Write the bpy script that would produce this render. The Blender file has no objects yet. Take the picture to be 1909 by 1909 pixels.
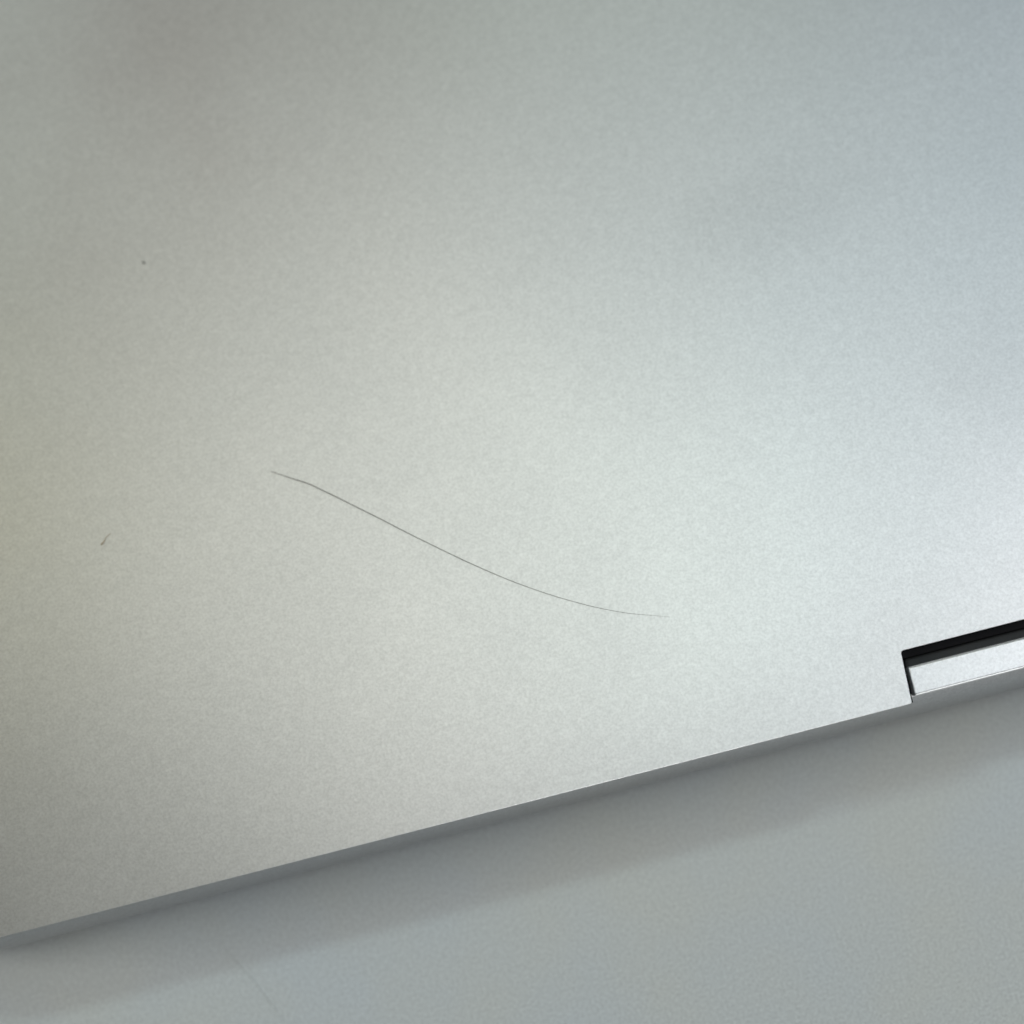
import bpy, bmesh, math, random
from mathutils import Vector, Matrix, noise

MM = 0.001
sc = bpy.context.scene
C = sc.collection
random.seed(7)

# ------------------------------------------------------------------ camera
# World: x runs along the rear edge of the laptop, y runs inward over the lid, z is up.
TOP = 11.0                                     # lid top above the desk, mm
F_PX = 3215.0
roll, tilt = math.radians(14.4), math.radians(8.5)
vx = Vector((1, 0, 0))
vy = Vector((0, math.cos(tilt), math.sin(tilt)))
vb = Vector((0, -math.sin(tilt), math.cos(tilt)))
right = math.cos(roll) * vx - math.sin(roll) * vy
up = math.sin(roll) * vx + math.cos(roll) * vy
pos = Vector((0, 0, TOP)) + 160.0 * (vb + vy * 531 / F_PX)
cam_data = bpy.data.cameras.new('camera')
cam_data.sensor_width = 36
cam_data.lens = F_PX / 1909 * 36
cam_data.clip_start = 0.01
cam_data.clip_end = 20
cam_data.dof.use_dof = True
cam_data.dof.focus_distance = 0.1615
cam_data.dof.aperture_fstop = 7.0
cam = bpy.data.objects.new('camera', cam_data)
m = Matrix((right, up, vb)).transposed().to_4x4()
m.translation = pos * MM
cam.matrix_world = m
C.objects.link(cam)
sc.camera = cam

# ------------------------------------------------------------------ world and lamps
world = bpy.data.worlds.new('World')
sc.world = world
world.use_nodes = True
bg = world.node_tree.nodes['Background']
bg.inputs['Color'].default_value = (1, 0.985, 0.93, 1)
bg.inputs['Strength'].default_value = 0.034

LAMPS = [  # unseen area lamps, picked and powered to fit the tones
    # name, position (m), size (m), colour, power (W)
    ('ceiling_panel', (0.2, 0.2, 1.74), 1.1, 1.1, (0.820, 0.877, 1.000), 1.22),
    ('rear_fill', (0.3, -2.5, 1.2), 0.8, 0.8, (1.000, 1.000, 1.000), 13.8),  # added fill from behind the rear edge, no known window
    ('ceiling_panel_right', (0.8, 0.2, 1.78), 1.1, 1.1, (0.713, 0.947, 1.000), 1.5),
    ('warm_bulb_left', (-0.75, 0.45, 1.7), 0.3, 0.3, (1.000, 0.812, 0.062), 0.16),
    ('overhead_lamp_inner', (-0.15, 0.3, 1.72), 0.65, 0.65, (1.000, 0.977, 0.770), 0.87),
    ('right_fill', (2.5, 0.5, 0.8), 0.8, 0.8, (0.869, 0.911, 1.000), 21),  # unseen side fill from the right, fitted for tone
    ('ceiling_spot_right', (0.75, -0.15, 1.7), 0.3, 0.3, (1.000, 0.947, 0.971), 1.71),
    ('far_spot_right', (1.75, 1.36, 1.7), 0.2, 0.2, (0.667, 0.850, 1.000), 6),
    ('ceiling_spot', (0.15, 0.15, 1.7), 0.3, 0.3, (0.733, 1.000, 0.867), 0.3),
    ('far_spot', (-1.05, 1.36, 1.7), 0.16, 0.16, (0.800, 1.000, 0.900), 4),
    ('warm_fill_left', (-2.3, 0.5, 0.9), 0.6, 0.6, (1.000, 0.937, 0.854), 20.5),  # unseen warm side fill from the left, fitted for tone
    ('far_fill_left', (-0.35, 0.95, 1.73), 0.6, 0.6, (1.000, 0.722, 0.611), 0.18),  # soft fill added to lift the lid's dark top left
    ('far_fill', (0.3, 1.0, 1.73), 0.6, 0.6, (0.842, 1.000, 0.737), 0.38),  # soft fill added for the upper lid
    ('far_fill_right', (1.0, 0.95, 1.73), 0.6, 0.6, (0.526, 0.579, 1.000), 0.19),  # soft fill added for the lid's upper right
    ('overhead_lamp', (0.15, 0, 1.7), 0.65, 0.65, (1.000, 0.800, 0.800), 0.3),
]
for nm, loc, sx, sy, col, pw in LAMPS:
    ld = bpy.data.lights.new(nm, 'AREA')
    ld.shape = 'RECTANGLE'
    ld.size, ld.size_y = sx, sy
    ld.color = col
    ld.energy = pw
    lo = bpy.data.objects.new(nm, ld)
    lo.location = loc
    lo.rotation_euler = (Vector((0, 0.03, 0)) - Vector(loc)).to_track_quat('-Z', 'Y').to_euler()
    C.objects.link(lo)

sc.view_settings.view_transform = 'Standard'
sc.view_settings.look = 'None'
sc.view_settings.exposure = 0
sc.view_settings.gamma = 1
sc.cycles.use_denoising = True

# ------------------------------------------------------------------ materials
def new_mat(name):
    mt = bpy.data.materials.new(name)
    mt.use_nodes = True
    nt = mt.node_tree
    return mt, nt, nt.nodes['Principled BSDF']

def aluminium(name, base, rough, bump=0.06):
    """Bead-blasted anodised aluminium: metallic, fine grain in tone, gloss and relief."""
    mt, nt, p = new_mat(name)
    N, L = nt.nodes.new, nt.links.new
    tc = N('ShaderNodeTexCoord')
    fine = N('ShaderNodeTexNoise'); fine.inputs['Scale'].default_value = 3800
    fine.inputs['Detail'].default_value = 3; fine.inputs['Roughness'].default_value = 0.7
    mid = N('ShaderNodeTexNoise'); mid.inputs['Scale'].default_value = 1500
    mid.inputs['Detail'].default_value = 4; mid.inputs['Roughness'].default_value = 0.6
    big = N('ShaderNodeTexNoise'); big.inputs['Scale'].default_value = 55
    big.inputs['Detail'].default_value = 3
    for n in (fine, mid, big):
        L(tc.outputs['Object'], n.inputs['Vector'])
    mix = N('ShaderNodeMath'); mix.operation = 'MULTIPLY_ADD'
    L(mid.outputs['Fac'], mix.inputs[0]); mix.inputs[1].default_value = 0.35
    L(fine.outputs['Fac'], mix.inputs[2])
    cr = N('ShaderNodeMapRange')
    cr.inputs['From Min'].default_value = 0.475; cr.inputs['From Max'].default_value = 0.875
    cr.inputs['To Min'].default_value = 0.888; cr.inputs['To Max'].default_value = 1.112
    L(mix.outputs[0], cr.inputs['Value'])
    b2 = N('ShaderNodeMapRange')
    b2.inputs['To Min'].default_value = 0.985; b2.inputs['To Max'].default_value = 1.015
    L(big.outputs['Fac'], b2.inputs['Value'])
    mm = N('ShaderNodeMath'); mm.operation = 'MULTIPLY'
    L(cr.outputs[0], mm.inputs[0]); L(b2.outputs[0], mm.inputs[1])
    vo = N('ShaderNodeTexVoronoi'); vo.inputs['Scale'].default_value = 650
    L(tc.outputs['Object'], vo.inputs['Vector'])
    sp = N('ShaderNodeMapRange'); sp.interpolation_type = 'SMOOTHSTEP'
    sp.inputs['From Min'].default_value = 0.04; sp.inputs['From Max'].default_value = 0.17
    sp.inputs['To Min'].default_value = 1.05; sp.inputs['To Max'].default_value = 1.0
    L(vo.outputs['Distance'], sp.inputs['Value'])
    m3 = N('ShaderNodeMath'); m3.operation = 'MULTIPLY'
    L(mm.outputs[0], m3.inputs[0]); L(sp.outputs[0], m3.inputs[1])
    mm = m3
    vm = N('ShaderNodeVectorMath'); vm.operation = 'SCALE'
    vm.inputs[0].default_value = base
    L(mm.outputs[0], vm.inputs['Scale'])
    L(vm.outputs[0], p.inputs['Base Color'])
    rr = N('ShaderNodeMapRange')
    rr.inputs['To Min'].default_value = rough - 0.02; rr.inputs['To Max'].default_value = rough + 0.02
    rr.inputs['From Min'].default_value = 0.3; rr.inputs['From Max'].default_value = 0.7
    L(big.outputs['Fac'], rr.inputs['Value']); L(rr.outputs[0], p.inputs['Roughness'])
    p.inputs['Metallic'].default_value = 0.8
    bp = N('ShaderNodeBump'); bp.inputs['Strength'].default_value = bump
    bp.inputs['Distance'].default_value = 0.00002
    L(mix.outputs[0], bp.inputs['Height']); L(bp.outputs[0], p.inputs['Normal'])
    return mt

def add_dark_patches(mt, marks):
    """Faint, slightly darker patches with soft ragged outlines, multiplied into the base colour."""
    nt = mt.node_tree; N, L = nt.nodes.new, nt.links.new
    p = nt.nodes['Principled BSDF']
    tc = N('ShaderNodeTexCoord')
    nz = N('ShaderNodeTexNoise'); nz.inputs['Scale'].default_value = 90; nz.inputs['Detail'].default_value = 4
    L(tc.outputs['Object'], nz.inputs['Vector'])
    off = N('ShaderNodeVectorMath'); off.operation = 'MULTIPLY_ADD'
    L(nz.outputs['Color'], off.inputs[0]); off.inputs[1].default_value = (0.012, 0.012, 0)
    L(tc.outputs['Object'], off.inputs[2])
    src = p.inputs['Base Color'].links[0].from_socket
    for x, y, rx, ry, amt in marks:
        mp = N('ShaderNodeMapping'); mp.vector_type = 'POINT'
        mp.inputs['Scale'].default_value = (1 / (rx * MM), 1 / (ry * MM), 0)
        mp.inputs['Location'].default_value = (-(x + 6) / rx, -(y + 6) / ry, 0)
        L(off.outputs[0], mp.inputs['Vector'])
        ln = N('ShaderNodeVectorMath'); ln.operation = 'LENGTH'
        L(mp.outputs[0], ln.inputs[0])
        mr = N('ShaderNodeMapRange'); mr.interpolation_type = 'SMOOTHSTEP'
        mr.inputs['From Min'].default_value = 0.2; mr.inputs['From Max'].default_value = 1.0
        mr.inputs['To Min'].default_value = 1 - amt; mr.inputs['To Max'].default_value = 1.0
        L(ln.outputs['Value'], mr.inputs['Value'])
        sc_ = N('ShaderNodeVectorMath'); sc_.operation = 'SCALE'
        L(src, sc_.inputs[0]); L(mr.outputs[0], sc_.inputs['Scale'])
        src = sc_.outputs[0]
    L(src, p.inputs['Base Color'])

def plain(name, col, rough, scale=900, amp=0.08, spec=0.5, bump=0.05, dist=0.00003):
    mt, nt, p = new_mat(name)
    N, L = nt.nodes.new, nt.links.new
    tc = N('ShaderNodeTexCoord')
    n = N('ShaderNodeTexNoise'); n.inputs['Scale'].default_value = scale; n.inputs['Detail'].default_value = 4
    n.inputs['Roughness'].default_value = 0.65
    L(tc.outputs['Object'], n.inputs['Vector'])
    cr = N('ShaderNodeMapRange')
    cr.inputs['From Min'].default_value = 0.25; cr.inputs['From Max'].default_value = 0.75
    cr.inputs['To Min'].default_value = 1 - amp; cr.inputs['To Max'].default_value = 1 + amp
    L(n.outputs['Fac'], cr.inputs['Value'])
    vm = N('ShaderNodeVectorMath'); vm.operation = 'SCALE'
    vm.inputs[0].default_value = col
    L(cr.outputs[0], vm.inputs['Scale']); L(vm.outputs[0], p.inputs['Base Color'])
    p.inputs['Roughness'].default_value = rough
    p.inputs['Specular IOR Level'].default_value = spec
    bp = N('ShaderNodeBump'); bp.inputs['Strength'].default_value = bump
    bp.inputs['Distance'].default_value = dist
    L(n.outputs['Fac'], bp.inputs['Height']); L(bp.outputs[0], p.inputs['Normal'])
    return mt

M_LID = aluminium('blasted_aluminium', (0.80, 0.81, 0.81), 0.30)
add_dark_patches(M_LID, [(29.2, 47.6, 11, 6, 0.05), (36.6, 51.2, 9, 5, 0.03), (47.5, 27.9, 6, 9, 0.035)])
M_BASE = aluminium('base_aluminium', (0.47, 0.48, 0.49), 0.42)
M_COVER = aluminium('hinge_aluminium', (0.845, 0.86, 0.865), 0.30)
M_BLACK = plain('black_gasket', (0.006, 0.006, 0.008), 0.7, spec=0.2)
M_SOOT = plain('dark_grey_plastic', (0.035, 0.037, 0.038), 0.65, spec=0.3)
M_RUBBER = plain('foot_rubber', (0.03, 0.03, 0.03), 0.8)
M_HAIR = plain('brown_hair', (0.19, 0.178, 0.172), 0.5, scale=3000, amp=0.4)
M_LINT = plain('lint_fibre', (0.42, 0.34, 0.23), 0.8, scale=4000, amp=0.3)
M_SPECK = plain('dust_grain', (0.10, 0.10, 0.095), 0.8, scale=4000, amp=0.4)
M_DESK = plain('pale_laminate', (0.62, 0.66, 0.66), 0.40, scale=3900, amp=0.26, bump=0.05)
# the laminate is not one tone: broad faint patches, some warmer, some cooler
nt = M_DESK.node_tree
pd = nt.nodes['Principled BSDF']
src = pd.inputs['Base Color'].links[0].from_socket
tc = nt.nodes.new('ShaderNodeTexCoord')
pn = nt.nodes.new('ShaderNodeTexNoise'); pn.inputs['Scale'].default_value = 45; pn.inputs['Detail'].default_value = 3
nt.links.new(tc.outputs['Object'], pn.inputs['Vector'])
rp = nt.nodes.new('ShaderNodeValToRGB')
rp.color_ramp.elements[0].position = 0.35; rp.color_ramp.elements[0].color = (0.985, 1.0, 1.03, 1)
rp.color_ramp.elements[1].position = 0.65; rp.color_ramp.elements[1].color = (1.02, 1.0, 0.965, 1)
nt.links.new(pn.outputs['Fac'], rp.inputs['Fac'])
ml = nt.nodes.new('ShaderNodeVectorMath'); ml.operation = 'MULTIPLY'
nt.links.new(src, ml.inputs[0]); nt.links.new(rp.outputs['Color'], ml.inputs[1])
nt.links.new(ml.outputs[0], pd.inputs['Base Color'])
M_MARK = plain('laminate_scratch', (0.54, 0.57, 0.57), 0.5, scale=3000, amp=0.2)

# ------------------------------------------------------------------ mesh helpers
def link(name, bm, mat, parent=None, smooth=True, loc=None):
    me = bpy.data.meshes.new(name)
    bmesh.ops.recalc_face_normals(bm, faces=bm.faces)
    bm.to_mesh(me); bm.free()
    me.materials.append(mat)
    if smooth:
        me.shade_smooth()
        me.set_sharp_from_angle(angle=math.radians(35))
        for p in me.polygons:                  # broad flat caps stay flat
            if len(p.vertices) > 8 or abs(p.normal.z) > 0.9995:
                p.use_smooth = False
    o = bpy.data.objects.new(name, me)
    C.objects.link(o)
    if parent is not None:
        o.parent = parent
    if loc:
        o.location = loc
    return o

def rounded_rect(x0, x1, y0, y1, r, n=20):
    """Corner order: rear-left, rear-right, front-right, front-left (counter-clockwise)."""
    pts = []
    for cx, cy, a0 in ((x0 + r, y0 + r, 180), (x1 - r, y0 + r, 270), (x1 - r, y1 - r, 0), (x0 + r, y1 - r, 90)):
        for i in range(n + 1):
            a = math.radians(a0 + 90 * i / n)
            pts.append((cx + r * math.cos(a), cy + r * math.sin(a)))
    return pts

def loft(rings, cap_top=True, cap_bottom=True):
    """rings: list of equal-length lists of (x, y, z) in mm, bottom to top."""
    bm = bmesh.new()
    vr = [[bm.verts.new(Vector(p) * MM) for p in ring] for ring in rings]
    n = len(rings[0])
    for a, b in zip(vr, vr[1:]):
        for i in range(n):
            j = (i + 1) % n
            bm.faces.new((a[i], a[j], b[j], b[i]))
    if cap_bottom:
        bm.faces.new(vr[0][::-1])
    if cap_top:
        bm.faces.new(vr[-1])
    return bm

def box(x0, x1, y0, y1, z0, z1, bevel=0.0, seg=3):
    bm = bmesh.new()
    bmesh.ops.create_cube(bm, size=1)
    for v in bm.verts:
        v.co = Vector(((x0 + x1) / 2 + v.co.x * (x1 - x0), (y0 + y1) / 2 + v.co.y * (y1 - y0),
                       (z0 + z1) / 2 + v.co.z * (z1 - z0))) * MM
    if bevel:
        bmesh.ops.bevel(bm, geom=bm.edges[:], offset=bevel * MM, segments=seg, affect='EDGES', profile=0.5)
    return bm

def tube(pts, radii, n=8):
    bm = bmesh.new()
    rings = []
    for i, p in enumerate(pts):
        p = Vector(p)
        d = (Vector(pts[min(i + 1, len(pts) - 1)]) - Vector(pts[max(i - 1, 0)])).normalized()
        s = d.cross(Vector((0, 0, 1))).normalized()
        u = s.cross(d).normalized()
        rings.append([bm.verts.new((p + radii[i] * (math.cos(2 * math.pi * k / n) * s + math.sin(2 * math.pi * k / n) * u)) * MM)
                      for k in range(n)])
    for a, b in zip(rings, rings[1:]):
        for k in range(n):
            bm.faces.new((a[k], a[(k + 1) % n], b[(k + 1) % n], b[k]))
    bm.faces.new(rings[0]); bm.faces.new(rings[-1][::-1])
    return bm

def smooth_path(ctrl, per=10):
    out = []
    P = [Vector(c) for c in ctrl]
    P = [2 * P[0] - P[1]] + P + [2 * P[-1] - P[-2]]
    for i in range(1, len(P) - 2):
        for k in range(per):
            t = k / per
            a, b, c, d = P[i - 1], P[i], P[i + 1], P[i + 2]
            out.append(0.5 * ((2 * b) + (c - a) * t + (2 * a - 5 * b + 4 * c - d) * t * t + (3 * b - a - 3 * c + d) * t ** 3))
    out.append(P[-2])
    return out

def tag(o, label=None, cat=None, kind=None):
    if label: o['label'] = label
    if cat: o['category'] = cat
    if kind: o['kind'] = kind
    return o

# ------------------------------------------------------------------ the desk
bm = box(-700, 900, -420, 420, -25, 0, bevel=2.0)
desk = tag(link('desk_surface', bm, M_DESK), kind='structure')
mk = smooth_path([(-38.4, -6.0, 0.0), (-37.0, -8.6, 0), (-35.7, -11.0, 0), (-34.6, -13.4, 0), (-34.0, -15.0, 0)], 8)
link('scratch', tube([(p.x, p.y, 0.0) for p in mk], [0.045 * math.sin(math.pi * (i + 0.6) / (len(mk) + 0.2)) ** 0.5 for i in range(len(mk))], 6), M_MARK, desk)

# ------------------------------------------------------------------ the laptop
X0, X1, Y1 = -72.0, 249.0, 222.0               # left side, right side, front edge
NX0, NX1, ND = 31.55, 145.5, 4.93              # hinge notch: start, end, depth
laptop = bpy.data.objects.new('laptop', None)
C.objects.link(laptop)
tag(laptop, 'closed silver aluminium laptop with a black-edged hinge notch, lying on the pale desk', 'laptop')

# base: a shallow tray whose rear side bulges past the lid and tucks under towards the desk
def base_ring(inset, z, r=9.0):
    return [(x, y, z) for x, y in rounded_rect(X0 + inset, X1 - inset, inset, Y1 - inset, max(r - inset, 1.0), 20)]
prof = [(7.0, 0.7), (4.5, 0.85), (2.2, 1.3), (0.7, 2.1), (-0.5, 2.5), (-0.95, 3.0), (-1.18, 3.5), (-1.26, 4.0), (-1.18, 4.5),
        (-0.1, 7.7), (0.5, 8.45), (0.6, 8.55), (0.75, 8.6)]
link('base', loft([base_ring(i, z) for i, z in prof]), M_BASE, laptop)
for x in (X0 + 22, X1 - 22):
    for y in (20, Y1 - 20):
        link('rubber_foot', loft([[(x + r * math.cos(t * math.pi / 12), y + r * math.sin(t * math.pi / 12), z) for t in range(24)]
                                  for r, z in ((5.2, 0.0), (5.6, 0.25), (5.6, 0.72))]), M_RUBBER, laptop)
# dark seal between base and lid
link('seal', loft([base_ring(1.4, 8.5), base_ring(1.4, 8.85)]), M_BLACK, laptop)

# lid: plate with the notch cut out of its rear edge, edges broken by a small radius
def lid_outline(inset):
    pts = rounded_rect(X0 + inset, X1 - inset, inset, Y1 - inset, 9.0 - inset, 20)
    k = 21                                     # after the rear-left corner comes the notch
    ri = 0.35
    def corner(cx, cy, a0, a1, r, n=5):
        return [(cx + r * math.cos(math.radians(a0 + (a1 - a0) * i / n)), cy + r * math.sin(math.radians(a0 + (a1 - a0) * i / n))) for i in range(n + 1)]
    lean = 0.30                                # the notch end leans a little, as cut
    a, b, d = NX0 - inset, NX1 + inset, ND + inset
    notch = []
    notch += corner(a - 0.15, inset + 0.15, -90, 0, 0.15)                       # outer corner, rear edge to notch end
    notch += [(a + lean * 0.5, d * 0.5)]
    notch += corner(a + lean + ri, d - ri, 180, 90, ri)
    notch += corner(b - lean - ri, d - ri, 90, 0, ri)
    notch += [(b - lean * 0.5, d * 0.5)]
    notch += corner(b + 0.15, inset + 0.15, 180, 270, 0.15)
    return pts[:k] + notch + pts[k:]
lid_prof = [(0.25, 8.75), (0.05, 8.8), (0.0, 9.0), (0.0, 10.95), (0.012, 10.985), (0.04, 11.0)]
link('lid', loft([[(x, y, z) for x, y in lid_outline(i)] for i, z in lid_prof]), M_LID, laptop)

# inside the notch: black wall lining, dark grey lip and the aluminium hinge cover
cx0 = 32.15
bm = bmesh.new()
sec = []                                       # rounded bar section, y-z
for a0, cy, cz, r in ((180, 1.25, 9.3, 0.65), (270, 2.77, 9.3, 0.6), (0, 3.12, 10.25, 0.22), (90, 0.80, 10.27, 0.20)):
    for i in range(9):
        a = math.radians(a0 + 90 * i / 8)
        sec.append((cy + r * math.cos(a), cz + r * math.sin(a)))
def cover_ring(x, s):
    return [(x + 0.04 * (y - 0.6), 2.0 + (y - 2.0) * s, 9.3 + (z - 9.3) * s) for y, z in sec]
rings = [cover_ring(cx0 + dx, s) for dx, s in ((0.0, 0.96), (0.02, 0.985), (0.05, 0.995), (0.09, 1.0))]
rings += [cover_ring(NX1 - 0.67 - dx, s) for dx, s in ((0.09, 1.0), (0.05, 0.995), (0.02, 0.985), (0.0, 0.96))]
link('hinge_cover', loft(rings), M_COVER, laptop)
link('notch_lining', box(NX0 - 0.5, NX1 + 0.5, 4.2, 5.8, 8.65, 10.1, 0.1), M_BLACK, laptop)
link('notch_floor', box(NX0 - 0.6, NX1 + 0.6, 0.80, 4.3, 8.5, 8.72, 0.08), M_BLACK, laptop)
link('gap_dark_fill', box(NX0 - 0.4, cx0 - 0.03, 0.03, 0.78, 8.0, 8.70, 0.05), M_BLACK, laptop)  # black piece added so the open gap reads dark down to the edge
link('hinge_lip', box(cx0 + 0.1, NX1 - 0.7, 3.1, 4.22, 8.6, 9.7, 0.3), M_SOOT, laptop)

# ------------------------------------------------------------------ on the lid
hair_xy = [(-21.42, 36.34), (-19.63, 35.17), (-18.2, 34.26), (-17.3, 33.52), (-16.02, 32.45), (-14.24, 30.9), (-12.23, 29.15),
           (-9.68, 26.88), (-5.86, 23.62), (-3.67, 21.87), (-1.47, 20.2), (1.43, 18.24), (4.45, 16.46), (6.4, 15.46), (8.33, 14.6), (10.45, 13.85), (11.9, 13.35)]
path = smooth_path([(x, y, 0) for x, y in hair_xy], 9)
n = len(path)
pts, rad = [], []
for i, p in enumerate(path):
    t = i / (n - 1)
    r = 0.040 * min(1.0, 0.45 + t * 6) * (1 - 0.86 * max(0.0, (t - 0.35) / 0.65) ** 1.0)
    r *= 1 + 0.08 * noise.noise(Vector((i * 0.35, 0, 0)))
    lift = 0.05 * (0.5 + 0.5 * math.sin(t * 9 + 1))
    pts.append((p.x, p.y, TOP + r + lift)); rad.append(r)
o = link('hair', tube(pts, rad, 8), M_HAIR)
tag(o, 'long thin dark hair curving across the middle of the silver laptop lid', 'hair')

fib = smooth_path([(-38.85, 33.50, 0), (-38.55, 33.72, 0), (-38.28, 34.02, 0), (-38.02, 34.22, 0), (-37.68, 34.36, 0)], 6)
n = len(fib)
pts = [(p.x, p.y, TOP + 0.06) for p in fib]
rad = [0.055 * (0.6 + 0.9 * math.exp(-((i / (n - 1) - 0.18) / 0.16) ** 2)) * (1 - 0.5 * i / (n - 1)) for i in range(n)]
o = link('lint_fibre', tube(pts, rad, 7), M_LINT)
tag(o, 'tiny bent brown lint fibre near the left side of the laptop lid', 'lint')

bm = bmesh.new()
bmesh.ops.create_icosphere(bm, subdivisions=3, radius=1)
for v in bm.verts:
    k = 1 + 0.35 * noise.noise(v.co * 1.6 + Vector((3, 1, 2)))
    v.co = Vector((v.co.x * 0.095 * k, v.co.y * 0.15 * k, v.co.z * 0.06 * k)) * MM
for v in bm.verts:
    v.co = Matrix.Rotation(0.25, 3, 'Z') @ v.co
o = link('dust_speck', bm, M_SPECK, loc=Vector((-28.85, 59.67, TOP + 0.055)) * MM)
tag(o, 'single dark dust speck on the upper left of the laptop lid', 'dust speck')
